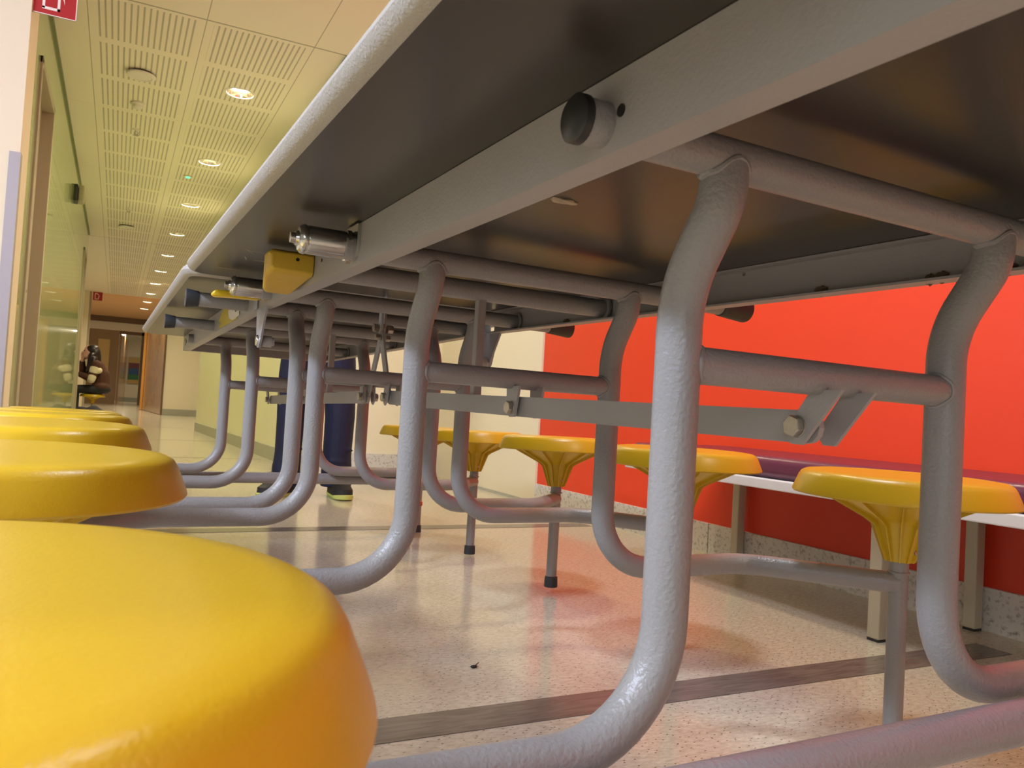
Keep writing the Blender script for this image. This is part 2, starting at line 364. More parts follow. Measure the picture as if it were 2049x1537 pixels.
# far door screen
area('rear_corridor_fill', (0.1, 30.0, 2.3), (0.1, 30.0, 0), 0.5, 0.5, 90, WARM)  # added unseen light to brighten the space behind the far doors
FY = 27.0
bm = bmesh.new(); box(bm, -1.6, 2.4, FY, FY + 0.15, 2.24, 2.48); struct('trim_10', bm, PIER, label='pale lintel above the far glazed doors')
bm = bmesh.new(); box(bm, -1.6, 2.4, FY - 0.05, FY + 0.15, 2.48, HC); struct('trim_11', bm, DARKW)
bm = bmesh.new()
box(bm, -1.0, -0.56, FY, FY + 0.06, 0, 2.24); box(bm, -0.56, -0.24, FY, FY + 0.06, 0, 0.9); box(bm, -0.56, -0.24, FY, FY + 0.06, 1.95, 2.24); box(bm, -0.24, 0.0, FY, FY + 0.06, 0, 2.24)
d4 = struct('door_4', bm, mat('brown_glazed_door', (0.34, 0.23, 0.12), 0.3))
struct('pane', bx(-0.56, -0.24, FY + 0.02, FY + 0.03, 0.9, 1.95), mat('warm_glass', (0.75, 0.55, 0.22), 0.15), d4)
bm = bmesh.new(); box(bm, 0.0, 1.2, FY, FY + 0.06, 2.14, 2.24); box(bm, 0.62, 2.4, FY, FY + 0.06, 0, 2.24); struct('trim_12', bm, DARKW)
struct('wall_rear_corridor', bx(0.28, 1.6, 33.0, 33.1, 0, HC), PIER); struct('baseboard_rear_corridor', bx(0.28, 1.6, 32.97, 33.0, 0, 0.15), BASEB)
bm = bmesh.new(); wallseg(bm, (0.26, 33.0), (0.02, 27.2), 0, 2.3, -0.05); struct('wall_rear_panel', bm, WOOD)
struct('wall_rear_end', bx(-4, 0.3, 40, 40.1, 0, HC), CREAM)
struct('ceiling', bx(-4.2, 4.2, 27.15, 42, 2.40, 2.5), CREAM, label='cream ceiling of the corridor behind the far doors')

# ---------------------------------------------------- things on walls and ceiling
def fire_sign(x0, y, z, s, label):
    e = empty('fire_hose_sign', (x0, y, z)); tag(e, label, 'sign', 'red fire signs')
    obj('sign_plate', bx(0, s, -0.002, 0.002, -s / 2, s / 2), REDS, e, False)
    bm = bmesh.new(); q = s / 100.0
    box(bm, 0, s, -0.003, 0.0031, -s / 2, -s / 2 + 2 * q); box(bm, 0, s, -0.003, 0.0031, s / 2 - 2 * q, s / 2)
    box(bm, 0, 2 * q, -0.003, 0.0031, -s / 2, s / 2); box(bm, s - 2 * q, s, -0.003, 0.0031, -s / 2, s / 2)
    obj('sign_border', bm, WHITES, e, False)
    bm = bmesh.new()
    box(bm, 22 * q, 28 * q, -0.0035, -0.002, -34 * q, 34 * q); box(bm, 22 * q, 62 * q, -0.0035, -0.002, -36 * q, -29 * q); box(bm, 56 * q, 62 * q, -0.0035, -0.002, -36 * q, 0)
    pts = [(28 + 44 * math.sin(t), 34 - 44 * (1 - math.cos(t)) * 1.1) for t in [i * 1.45 / 10 for i in range(11)]]
    for (a, b), (c, d) in zip(pts, pts[1:]):
        vs = [bm.verts.new((a * q, -0.0036, b * q)), bm.verts.new((c * q, -0.0036, d * q)), bm.verts.new((c * q, -0.0036, (d - 8) * q)), bm.verts.new((a * q, -0.0036, (b - 8) * q))]
        bm.faces.new(vs)
    obj('hose_pictogram', bm, WHITES, e, False)
fire_sign(-0.436, PY + 0.02, 2.215, 0.17, 'red square fire hose sign projecting from the near cream pier')
fire_sign(-0.600, 20.25, 2.545, 0.20, 'small far red square sign by the orange ceiling at the corridor end')

def downlight(x, y, n, lit):
    ords = ['nearest', 'second', 'third', 'fourth', 'fifth', 'sixth', 'seventh', 'eighth', 'ninth', 'tenth']
    lb = ('brightly lit round recessed ceiling downlight nearest the camera' if n == 0 else
          '%s round recessed mirror downlight counted from the camera along the corridor ceiling' % ords[n])
    e = empty('recessed_downlight', (x, y, HC)); tag(e, lb, 'ceiling light', 'round downlights in the corridor ceiling')
    bm = bmesh.new(); lathe(bm, [(0.089, 0.002), (0.090, -0.004), (0.106, -0.005), (0.108, 0.0)], seg=40); obj('trim_ring', bm, WHITEP, e)
    bm = bmesh.new(); lathe(bm, [(0.0885, -0.002), (0.082, 0.025), (0.072, 0.062), (0.072, 0.075), (0.085, 0.075), (0.0895, 0.0)], seg=40)
    obj('reflector', bm, CHROME, e)
    bm = bmesh.new(); lathe(bm, [(0.070, 0.062), (0.0, 0.060)], seg=40); obj('lamp', bm, LAMP, e)
    l = bpy.data.lights.new('downlight_lamp', 'AREA'); l.shape = 'DISK'; l.size = 0.12; l.energy = lit; l.color = WARM
    lo = bpy.data.objects.new('downlight_lamp', l); COL.objects.link(lo); lo.location = (x, y, HC + 0.05)
for n, (x, y) in enumerate(LIGHTS): downlight(x, y, n, 33 if n < 5 else 42)
for (x, y, lb) in ((0.014, 5.914, 'nearer round white ceiling speaker cover beside the first downlight'), (-0.015, 11.63, 'farther round white ceiling speaker cover above the far corridor')):
    e = empty('ceiling_speaker', (x, y, HC)); tag(e, lb, 'speaker', 'round ceiling speakers')
    bm = bmesh.new(); lathe(bm, [(0.072, 0.0), (0.072, -0.012), (0.0, -0.012)], seg=36); obj('shadow_gap_ring', bm, RUBBER, e)  # dark colour stands in for the shadow gap above the cover
    bm = bmesh.new(); lathe(bm, [(0.0, -0.012), (0.088, -0.012), (0.094, -0.018), (0.090, -0.026), (0.070, -0.030), (0.066, -0.026), (0.0, -0.024)], seg=40); obj('cover', bm, WHITEP, e)
e = empty('smoke_detector', (0.007, 6.552, HC)); tag(e, 'small white smoke detector between speaker cover and sprinkler', 'smoke detector')
bm = bmesh.new(); lathe(bm, [(0.05, 0.0), (0.052, -0.012), (0.046, -0.018), (0.0, -0.018)], seg=32); obj('base', bm, WHITEP, e)
bm = bmesh.new(); lathe(bm, [(0.036, -0.018), (0.034, -0.034), (0.02, -0.046), (0.0, -0.048)], seg=32); obj('sensor_head', bm, WHITEP, e)
for (x, y, lb) in ((0.011, 7.231, 'nearer small brass sprinkler head hanging from perforated ceiling'), (-0.001, 10.446, 'farther small sprinkler head above the far speaker')):
    e = empty('sprinkler_head', (x, y, HC)); tag(e, lb, 'sprinkler', 'ceiling sprinklers')
    bm = bmesh.new(); lathe(bm, [(0.03, 0.0), (0.028, -0.006), (0.009, -0.008), (0.009, -0.024), (0.0, -0.024)], seg=24); obj('rosette', bm, WHITEP, e)
    bm = bmesh.new(); tube(bm, [(0.012, 0, -0.022), (0.014, 0, -0.034), (0.004, 0, -0.048)], 0.003, 8); tube(bm, [(-0.012, 0, -0.022), (-0.014, 0, -0.034), (-0.004, 0, -0.048)], 0.003, 8)
    lathe(bm, [(0.0, -0.048), (0.022, -0.048), (0.022, -0.051), (0.0, -0.051)], seg=20); obj('deflector', bm, BOLT, e)
e = empty('ceiling_indicator', (0.503, 8.483, HC)); tag(e, 'small ceiling lamp glowing green between second and third downlights', 'indicator light')
bm = bmesh.new(); lathe(bm, [(0.045, 0.0), (0.045, -0.008), (0.0, -0.010)], seg=28); obj('housing', bm, WHITEP, e)
bm = bmesh.new(); lathe(bm, [(0.020, -0.0095), (0.016, -0.016), (0.0, -0.018)], seg=20); obj('led', bm, GLED, e)
e = empty('alarm_sounder', (LX, 8.715, 2.353)); tag(e, 'small grey alarm box fixed high on the green wall', 'alarm box')
obj('back_box', bx(0, 0.03, -0.09, 0.09, -0.08, 0.08), RUBBER, e, False, 0.006)
obj('front_cover', bx(0.036, 0.085, -0.085, 0.085, -0.078, 0.078), mat('grey_beige_plastic', (0.42, 0.40, 0.28), 0.5), e, False, 0.012)
e = empty('wall_poster', (0.50, 32.95, 1.0)); tag(e, 'framed poster with blue and green picture on far corridor wall', 'poster')
obj('poster_frame', bx(-0.14, 0.24, -0.02, 0.0, -0.32, 0.66), mat('ochre_poster_mount', (0.55, 0.36, 0.12), 0.5), e, False)
bm = bmesh.new()
box(bm, -0.12, 0.24, -0.024, -0.02, 0.25, 0.45, 0); box(bm, -0.12, 0.24, -0.024, -0.02, 0.02, 0.25, 1); box(bm, -0.12, 0.24, -0.024, -0.02, -0.18, 0.02, 2)
obj('printed_picture', bm, [mat('print_maroon', (0.16, 0.03, 0.05), 0.5), mat('print_blue', (0.02, 0.08, 0.22), 0.5), mat('print_green', (0.03, 0.16, 0.06), 0.5)], e, False)

# ---------------------------------------------------- bench
bn = empty('wall_bench', (1.90, 1.0, 0)); tag(bn, 'long low bench with purple vinyl seat and white edge against the red wall', 'bench')
by0, by1 = -0.9, 1.36
bm = bmesh.new(); box(bm, -0.225, 0.205, by0, by1, 0.362, 0.425)
c = obj('seat_cushion', bm, PURPLE, bn, True); md = c.modifiers.new('b', 'BEVEL'); md.width = 0.022; md.segments = 5
obj('seat_board', bx(-0.240, 0.205, by0 - 0.01, by1 + 0.012, 0.332, 0.361), WHITEM, bn, False, 0.003)
for yy in (0.338, 1.235, -0.55):
    for xx in (-0.205, 0.165):
        lg = obj('leg', bx(xx, xx + 0.034, yy - 0.017, yy + 0.017, 0.006, 0.332), BEIGE, bn, False, 0.003)
        obj('foot_pad', bx(xx + 0.001, xx + 0.033, yy - 0.016, yy + 0.016, 0.0, 0.006), BLACKP, lg, False)

# ============================================================ THE FOLDING TABLE WITH ATTACHED STOOLS
BYAW = 0.0217
CXT, CYT = 0.5523, 1.666
def SY(y): return y
Rz = Matrix.Rotation(BYAW, 3, 'Z')
T0 = Rz @ Vector((CXT, CYT, 0))
TB = empty('folding_cafeteria_table', T0, BYAW)
tag(TB, 'long folding canteen table on grey tube frames with attached round yellow stools', 'table')
sA, sF, rT = 0.0064, -0.0179, -0.0049
def W_(v):
    x, y, z = v
    z2 = z + (sA * (y - .478) if y < 1.675 else sA * (1.675 - .478) + sF * (y - 1.675)) + rT * (x - .56)
    return Vector((x - CXT, y - CYT, z2))
def tp(name, bm, m, parent=None, smooth=True, bevel=0.0, label=None):
    for v in bm.verts: v.co = W_(v.co)
    o = obj(name, bm, m, parent or TB, smooth, bevel)
    if label: o['label'] = label
    return o
X0, X1 = 0.140, 0.9646
ZU = 0.735
def panel(y0, y1):
    # rounded-corner slab; lower face dark laminate, edge band light grey
    r = 0.045; n = 8; poly = []
    for (cx, cy, a0) in ((X1 - r, y1 - r, 0), (X0 + r, y1 - r, 90), (X0 + r, y0 + r, 180), (X1 - r, y0 + r, 270)):
        for k in range(n + 1):
            a = math.radians(a0 + 90 * k / n); poly.append((cx + r * math.cos(a), cy + r * math.sin(a), math.cos(a), math.sin(a)))
    m = len(poly)
    bm = bmesh.new()
    prof = [(-0.0145, 0.0, 0), (-0.009, 0.0012, 1), (-0.003, 0.0055, 1), (0.0, 0.0125, 1), (-0.002, 0.019, 1), (-0.008, 0.0245, 1), (-0.014, 0.026, 1)]
    ps = []
    rows = []
    for (dx, dz, mi) in prof:
        rows.append([bm.verts.new((px + nx * dx, py + ny * dx, ZU + dz)) for (px, py, nx, ny) in poly])
    for i in range(len(rows) - 1):
        for k in range(m):
            bm.faces.new([rows[i][k], rows[i][(k + 1) % m], rows[i + 1][(k + 1) % m], rows[i + 1][k]])
    # inner ring to close bottom/top narrowly
    return bm, [(px - nx * 0.0145, py - ny * 0.0145) for (px, py, nx, ny) in poly]
for (a, b) in ((0.13, 1.660), (1.672, 3.20)):
    bm, inner = panel(a, b)
    # board: subdivided along y so that it follows the sag
    b2 = bmesh.new()
    for z0 in (ZU, ZU + 0.026):
        b2.faces.new([b2.verts.new((x, y, z0)) for (x, y) in inner])
    top = obj  # noqa
    board = tp('tabletop_panel', b2, UNDER, smooth=False)
    tp('edge_band', bm, RIM, parent=board)
# side rails (C channels) per half
def rail(xw, s, y0, y1, name='side_rail'):
    t = 0.003; bm = bmesh.new()
    zb, zt = 0.682, 0.7345
    pts = [(0, zb), (0.024, zb), (0.024, zb + t), (0.006, zb + t + 0.002), (t, zb + 0.007), (t, zt - t), (0.018, zt - t), (0.018, zt), (0, zt)]
    pts = [(xw + s * a, z) for a, z in pts]
    prism(bm, pts, 'Y', y0, y1)
    return tp(name, bm, PLATE, smooth=False)
rails = []
for (y0, y1) in ((0.13, 1.655), (1.678, 3.185)):
    rl = rail(0.284, 1, y0, y1); rr = rail(0.8206, -1, y0, y1); rails.append((rl, rr))
    # cross member near the outer end
    ye = y0 + 0.015 if y0 < 1 else y1 - 0.02
    bm = bmesh.new(); prism(bm, [(ye - 0.012, 0.682), (ye + 0.012, 0.682), (ye + 0.012, 0.734), (ye - 0.012, 0.734)], 'X', 0.287, 0.818); tp('end_crossbar', bm, PLATE, smooth=False)
# holes and marks on near left rail
def dot(parent, x, y, z, r, sgn=-1, m=BLACKP, name='bolt_hole', axis='X'):
    bm = bmesh.new(); lathe(bm, [(r, 0.0), (r, sgn * 0.0006), (0.0, sgn * 0.0007)], (x, y, z), 16, axis); return tp(name, bm, m, parent)
dot(rails[0][0], 0.2838, 0.411, 0.707, 0.0042)
dot(rails[0][0], 0.2838, 1.16, 0.712, 0.0025)
bm = bmesh.new(); box(bm, 0.2832, 0.284, 3.095, 3.105, 0.697, 0.722); tp('slot', bm, BLACKP, rails[1][0], False)
bm = bmesh.new(); hexbolt(bm, (0.284, 3.065, 0.708), 0.006, 0.004, -1); tp('bolt', bm, BOLT, rails[1][0], False)

ZUP = 0.703; RU = 0.0152; RL = 0.0175; ZLO = 0.556; ZARM = 0.2711
XL, XR = 0.3902, 0.7146; XSR, XSL = 1.1894, -0.0824
FR = [(0.4724, 0.2925, -1), (1.0271, 0.8534, -1), (1.5787, 1.4021, -1), (1.7539, 1.9465, 1), (2.3006, 2.4980, 1), (2.8122, 3.0095, 1)]
def weld(bm, c, r, axis, rt=0.003):
    """small weld bead ring"""
    pts = []
    for k in range(25):
        a = 2 * math.pi * k / 24; q = r + 0.0008 * math.sin(9 * a)
        pts.append(Vector(c) + (Vector((0, q * math.cos(a), q * math.sin(a))) if axis == 'X' else Vector((q * math.cos(a), q * math.sin(a), 0)) if axis == 'Z' else Vector((q * math.cos(a), 0, q * math.sin(a)))))
    tube(bm, pts, rt, 8, False)
def saddle(bm, c, rl, rc, kind, sg=1, rt=0.0028):
    """weld bead where a tube of radius rl meets a cross tube of radius rc"""
    pts = []
    for k in range(33):
        a = 2 * math.pi * k / 32; u = rl * math.cos(a); v = min(rl, rc * 0.985) * math.sin(a); w2 = math.sqrt(max(0, rc * rc - v * v)) + 0.0006 * math.sin(7 * a)
        if kind == 'leg': pts.append(Vector(c) + Vector((u * 1.04, v, -w2)))
        else: pts.append(Vector(c) + Vector((sg * w2, v, u * 1.04)))
    tube(bm, pts, rt, 8, False)
for i, (y, ys, s) in enumerate(FR):
    yt = y + s * 0.041
    # crossing top tube
    xa, xb = 0.268, 0.842
    if i in (1, 2): xb = 0.905
    if i in (3, 4): xa = 0.18
    if i == 0: xb = 0.842
    bm = bmesh.new(); tube(bm, [(xa, yt, ZUP), (xb, yt, ZUP)], RU, 24)
    lathe(bm, [(RU, 0.0), (RU + 0.006, 0.001), (RU + 0.006, 0.004), (RU, 0.005)], (0.288 if 0 else 0.8120, yt, ZUP), 24, 'X')
    tt = tp('top_cross_tube', bm, TUBE)
    if i == 0:
        bm = bmesh.new(); lathe(bm, [(RU * 0.98, 0.268), (RU + 0.001, 0.2675), (RU + 0.001, 0.2615), (RU - 0.002, 0.2592), (0.0, 0.2588)], (0, yt, ZUP), 28, 'X'); tp('end_plug', bm, BLACKP, tt)
    if i in (1, 2):
        bm = bmesh.new(); lathe(bm, [(RU, 0.895), (RU + 0.002, 0.896), (RU + 0.007, 0.948), (RU + 0.006, 0.952), (0.0, 0.953)], (0, yt, ZUP), 24, 'X'); tp('rubber_bumper', bm, RUBBER, tt)
    if i in (3, 4):
        bm = bmesh.new(); lathe(bm, [(RU, 0.184), (RU + 0.0015, 0.1835), (RU + 0.002, 0.178), (RU + 0.0045, 0.160), (RU + 0.004, 0.1575), (0.0, 0.157)], (0, yt, ZUP), 28, 'X')
        lathe(bm, [(0.006, 0.157), (0.0035, 0.1569), (0.0, 0.159)], (0, yt, ZUP), 16, 'X'); tp('rubber_bumper', bm, RUBBER, tt)
    # legs continuing into the stool arms
    for side in (-1, 1):
        xl = XL if side < 0 else XR
        xk = 1.012 if side > 0 else 2 * CXT - 1.012
        if i == 2 and side > 0: xk = 1.03
        xs = XSR if side > 0 else XSL
        path = [(xl, yt, ZUP - 0.006), (xl, yt, ZUP - 0.03), (xl, y, 0.612), (xl, y, ZARM), (xk, y, ZARM), (xs, ys, ZARM - 0.004)]
        pts = fillet(path, [0.05, 0.10, 0.092, 0.11], 12)
        bm = bmesh.new(); tube(bm, pts, RL, 24)
        saddle(bm, (xl, yt, ZUP), RL, RU, 'leg')
        tp('leg_with_stool_arm', bm, TUBE)
    bm = bmesh.new(); tube(bm, [(XL, y, ZLO), (XR, y, ZLO)], 0.0147, 24)
    saddle(bm, (XL, y, ZLO), 0.0147, RL, 'x', 1, 0.0022); saddle(bm, (XR, y, ZLO), 0.0147, RL, 'x', -1, 0.0022)
    tp('lower_cross_tube', bm, TUBE)
# extra top rods with hanging square bars
for (y, s) in ((1.200, 1), (2.132, -1)):
    bm = bmesh.new(); tube(bm, [(0.287, y, ZUP + 0.002), (0.818, y, ZUP + 0.002)], 0.0165, 24); lathe(bm, [(0.0165, 0.809), (0.0235, 0.810), (0.0235, 0.815), (0.0165, 0.816)], (0, y, ZUP + 0.002), 24, 'X')
    t_ = tp('top_cross_tube', bm, TUBE)
    bm = bmesh.new()
    w_ = 0.0075
    xc = 0.565
    pts = [(xc - w_, y - w_), (xc + w_, y - w_), (xc + w_, y + w_), (xc - w_, y + w_)]
    prism(bm, pts, 'Z', 0.520, ZUP - 0.01); tp('hanging_square_bar', bm, PLATE, smooth=False, bevel=0.0015)
# centre line linkage: flat bars, brackets, bolts
def bar(y0, z0, y1, z1, x0, x1, h, name, parent=None, m=PLATE):
    d = Vector((0, y1 - y0, z1 - z0)).normalized(); n = Vector((0, -d.z, d.y)) * h / 2; e = d * h / 2
    bm = bmesh.new(); pts = []
    A = Vector((0, y0, z0)); B = Vector((0, y1, z1))
    for c, a0 in ((B, -90), (A, 90)):
        for k in range(7):
            a = math.radians(a0 + 180 * k / 6); v = c + d * math.cos(a) * h / 2 + n.normalized() * math.sin(a) * h / 2; pts.append((v.y, v.z))
    prism(bm, pts, 'X', x0, x1); return tp(name, bm, m, parent, smooth=False)
def bolt_at(x, y, z, r, parent, sgn=-1, name='hex_bolt', h=0.007):
    bm = bmesh.new(); lathe(bm, [(r * 1.0, 0), (r * 1.0, sgn * 0.001), (0, sgn * 0.001)], (x, y, z), 20, 'X'); hexbolt(bm, (x + sgn * 0.001, y, z), r, h, sgn); return tp(name, bm, BOLT, parent, smooth=False, bevel=0.0008)
XC = 0.5515
for s in (-1, 1):
    def my(y): return y if s < 0 else 2 * 1.6663 - y
    lb = bar(my(0.488), 0.514, my(1.585), 0.518, XC - 0.003, XC + 0.003, 0.029, 'link_bar')
    for (yf, yb) in ((0.4724, 0.490), (1.0271, 1.022)):
        zt = ZLO - 0.010
        for (xo, wob) in ((-0.012, 0), (0.028, 1)):
            bm = bmesh.new()
            if yf < 0.6:
                P = [(my(yf - 0.027), zt), (my(yf + 0.004), zt), (my(yb + 0.014), 0.509), (my(yb + 0.006), 0.4985), (my(yb - 0.006), 0.4985)]
            else:
                P = [(my(yf - 0.026), zt), (my(yf + 0.012), zt), (my(yb + 0.014), 0.510), (my(yb + 0.004), 0.500), (my(yb - 0.010), 0.501)]
            prism(bm, P, 'X', XC + xo, XC + xo + 0.004); bk = tp('bracket_plate', bm, PLATE, smooth=False)
            if xo < 0: bolt_at(XC + xo, my(yb), 0.514, 0.0098, bk)
    # bracket and bolts where bars meet the inner frames
    for xo in (-0.014, 0.012):
        bm = bmesh.new(); P = [(my(1.5787 - 0.012), ZLO - 0.01), (my(1.5787 + 0.012), ZLO - 0.01), (my(1.585 + 0.012), 0.510), (my(1.585), 0.501), (my(1.585 - 0.012), 0.510)]
        prism(bm, P, 'X', XC + xo, XC + xo + 0.004); bk = tp('bracket_plate', bm, PLATE, smooth=False)
        bolt_at(XC + xo + (0 if xo < 0 else 0.004), my(1.585), 0.518, 0.0095, bk, -1 if xo < 0 else 1)
    # diagonal link up to the centre hinge
    xa = XC - 0.004 + (0.005 if s > 0 else 0)
    dl = bar(my(1.585), 0.518, 1.6663, 0.668, xa - 0.003, xa + 0.0015, 0.022, 'diagonal_link')
    hb = bar(1.6663 + s * 0.008, 0.668, 1.6663 + s * 0.010, 0.725, XC - 0.010 + (0.012 if s > 0 else 0), XC - 0.006 + (0.012 if s > 0 else 0), 0.020, 'hinge_bracket')
    bolt_at(XC - 0.010 if s < 0 else XC + 0.010, 1.6663 + s * 0.002, 0.668, 0.0095, hb, s, h=0.012)
    bolt_at(XC - 0.010 if s < 0 else XC + 0.010, 1.6663 + s * 0.012, 0.648, 0.0075, hb, s, h=0.010)
# triangular hinge plates below each rail at the centre joint
for (xh, sg) in ((0.284, 1), (0.8206, -1)):
    for k, dy in enumerate((-0.004, 0.004)):
        bm = bmesh.new()
        if k == 0: P = [(1.585, 0.688), (1.700, 0.688), (1.690, 0.640), (1.678, 0.610), (1.668, 0.602), (1.655, 0.602), (1.640, 0.615), (1.615, 0.655)]
        else: P = [(1.655, 0.688), (1.735, 0.688), (1.695, 0.632), (1.676, 0.604), (1.662, 0.604), (1.657, 0.625)]
        if sg < 0: P = [(2 * 1.6663 - a, b) for a, b in P]
        prism(bm, P, 'X', xh + sg * (0.004 + k * 0.005), xh + sg * (0.008 + k * 0.005)); hp = tp('hinge_plate', bm, mat('greyblue_hinge_plate', (0.36, 0.36, 0.38), 0.35, 0.3), smooth=False)
        if k == 0:
            bm = bmesh.new(); lathe(bm, [(0.0, -0.004), (0.010, -0.003), (0.012, 0.0), (0.012, 0.001)], (xh + 0.003 if sg > 0 else xh - 0.014, 1.6655, 0.616), 20, 'X'); tp('pivot_bolt', bm, ZINC, hp)
            bm = bmesh.new(); x_ = xh + (0.013 if sg > 0 else -0.028); lathe(bm, [(0.0, 0), (0.010, 0), (0.0115, 0.003), (0.0115, 0.018), (0.0085, 0.018), (0.0085, 0.023), (0, 0.023)], (x_, 1.6655, 0.616), 20, 'X'); tp('pivot_sleeve', bm, RIM, hp)
# rubber block at rail joint
tp('joint_block', bx(0.286, 0.300, 1.658, 1.676, 0.684, 0.712), BLACKP, smooth=False)
# latch cylinders, yellow handles
def cylinder(y, dx):
    bm = bmesh.new(); z = 0.7065; R = 0.0180
    lathe(bm, [(0.0, 0.213 - dx), (0.0065, 0.2135 - dx), (0.0068, 0.2195 - dx), (0.0068, 0.220 - dx)], (0, y, z), 28, 'X')
    lathe(bm, [(0.0, 0.2195 - dx), (0.0085, 0.2195 - dx), (0.010, 0.223 - dx), (0.0145, 0.2235 - dx), (R, 0.227 - dx), (R + 0.0008, 0.231 - dx), (R - 0.0006, 0.234 - dx), (R, 0.236 - dx), (R, 0.272)], (0, y, z), 40, 'X')
    lathe(bm, [(R, 0.270), (R + 0.002, 0.2705), (R + 0.002, 0.2765), (R, 0.2775), (R, 0.283)], (0, y, z), 40, 'X')
    lc = tp('latch_cylinder', bm, ZINC)
    bm = bmesh.new(); P = [(y + 0.024 * math.cos(a), z + 0.0245 * math.sin(a)) for a in [math.radians(t) for t in range(-200, 21, 11)]]
    P = [(max(min(a, y + 0.024), y - 0.024), min(b, 0.733)) for a, b in P]
    prism(bm, [(y - 0.024, 0.733)] + [(y + 0.024 * math.cos(math.radians(t)), z + 0.0 + 0.0195 * math.sin(math.radians(t))) for t in range(180, 361, 15)] + [(y + 0.024, 0.733)], 'X', 0.2795, 0.2838)
    tp('mounting_plate', bm, ZINC, lc, smooth=False)
    bm = bmesh.new(); hexbolt(bm, (0.2795, y + 0.004, z - 0.0215 + 0.004), 0.005, 0.006, -1); tp('clamp_screw', bm, ZINC, lc, smooth=False)
cylinder(0.992, 0.012); cylinder(1.545, 0.012)
# near handle
bm = bmesh.new()
A = [(0.283, 1.165, 0.728), (0.283, 1.165, 0.690), (0.225, 1.165, 0.690), (0.225, 1.165, 0.728)]
secs = [  # y, zlow, ztop, x outer, x inner
    (1.203, 0.697, 0.724, 0.220, 0.2835), (1.212, 0.692, 0.728, 0.2175, 0.2835), (1.240, 0.691, 0.729, 0.2175, 0.2835), (1.250, 0.689, 0.728, 0.218, 0.2825),
    (1.285, 0.683, 0.714, 0.224, 0.279), (1.325, 0.677, 0.698, 0.231, 0.276), (1.336, 0.6765, 0.690, 0.234, 0.274)]
rings = []
for (y, zl, zt, xo, xi) in secs:
    c = 0.0045
    rings.append([bm.verts.new(p) for p in ((xo + c, y, zl), (xi, y, zl), (xi, y, zt), (xo + c, y, zt), (xo, y, zt - c), (xo, y, zl + c))])
for a, b in zip(rings, rings[1:]):
    for k in range(6): bm.faces.new([a[k], a[(k + 1) % 6], b[(k + 1) % 6], b[k]])
bm.faces.new(rings[0][::-1]); bm.faces.new(rings[-1])
hd = tp('release_handle', bm, YELD, smooth=True, bevel=0.002, label='yellow release handle')
bm = bmesh.new(); lathe(bm, [(0.0028, -0.0005), (0.0, -0.0006)], (0.258, 1.2028, 0.715), 14, 'Y'); tp('screw_hole', bm, BLACKP, hd)
# flat yellow lever near the centre joint
bm = bmesh.new(); P = [(0.1905, 0.692), (0.196, 0.700), (0.215, 0.701), (0.283, 0.6975), (0.283, 0.690), (0.215, 0.6885), (0.197, 0.687)]
prism(bm, [(a, b + 0.006) for a, b in P], 'Y', 1.632, 1.662); tp('flat_release_lever', bm, mat('yellow_lever', (0.80, 0.56, 0.02), 0.35), bevel=0.003)
# torn yellow sticker on far rail
bm = bmesh.new()
P = [(2.09, 0.728), (2.16, 0.731), (2.21, 0.716), (2.24, 0.706), (2.20, 0.700), (2.225, 0.686), (2.10, 0.6845), (1.93, 0.6845), (1.93, 0.697), (2.00, 0.700), (2.04, 0.712)]
prism(bm, P, 'X', 0.2829, 0.2838); tp('torn_yellow_sticker', bm, mat('yellow_sticker', (0.66, 0.52, 0.02), 0.35), rails[1][0], False)
bm = bmesh.new(); prism(bm, [(2.07, 0.716), (2.02, 0.724), (1.97, 0.712), (1.95, 0.702), (1.90, 0.703), (1.89, 0.690), (1.99, 0.687), (2.05, 0.697)], 'X', 0.2824, 0.2829); tp('paper_remnant', bm, WHITES, rails[1][0], False)
# base bars with castors
for (yb, s) in ((0.430, -1), (2.856, 1)):
    zb_ = 0.253 if s < 0 else 0.240
    bm = bmesh.new(); tube(bm, [(-0.02, yb, zb_), (1.145, yb, zb_)], 0.0195, 24); bb = tp('base_bar', bm, TUBE)
    if True:
        for xs in (0.01, 1.098):
            bm = bmesh.new(); box(bm, xs - 0.055, xs + 0.055, yb - 0.03 if s > 0 else yb - 0.07, yb + 0.07 if s > 0 else yb + 0.03, 0.215, 0.221 if s > 0 else 0.235)
            tp('castor_plate', bm, PLATE, bb, False)
            bm = bmesh.new(); yc = yb + 0.045 * s; zw = 0.0 if s > 0 else -0.012
            for sx in (-0.018, 0.014): box(bm, xs + sx, xs + sx + 0.004, yc - 0.025, yc + 0.025, 0.055, 0.205)
            box(bm, xs - 0.018, xs + 0.018, yc - 0.025, yc + 0.025, 0.195, 0.205); lathe(bm, [(0.0, 0.203), (0.014, 0.203), (0.014, 0.217), (0, 0.217)], (xs, yc, 0), 16)
            tp('castor_fork', bm, ZINC, bb, False)
            bm = bmesh.new(); lathe(bm, [(0.0, -0.011), (0.030, -0.011), (0.046, -0.012), (0.0525, -0.007), (0.0525, 0.007), (0.046, 0.012), (0.030, 0.011), (0.0, 0.011)], (xs, yc, 0.0665 + zw), 36, 'X')
            tp('castor_wheel', bm, RUBBER, bb)
            bm = bmesh.new(); box(bm, xs - 0.01, xs + 0.052, yc - 0.045, yc - 0.022, 0.140, 0.160); tp('brake_pedal', bm, REDK, bb, True, 0.006)
        if s > 0:
          bm = bmesh.new(); box(bm, 0.80, 1.02, yb - 0.03, yb - 0.004, 0.258, 0.262); tp('slotted_plate', bm, PLATE, bb, False)
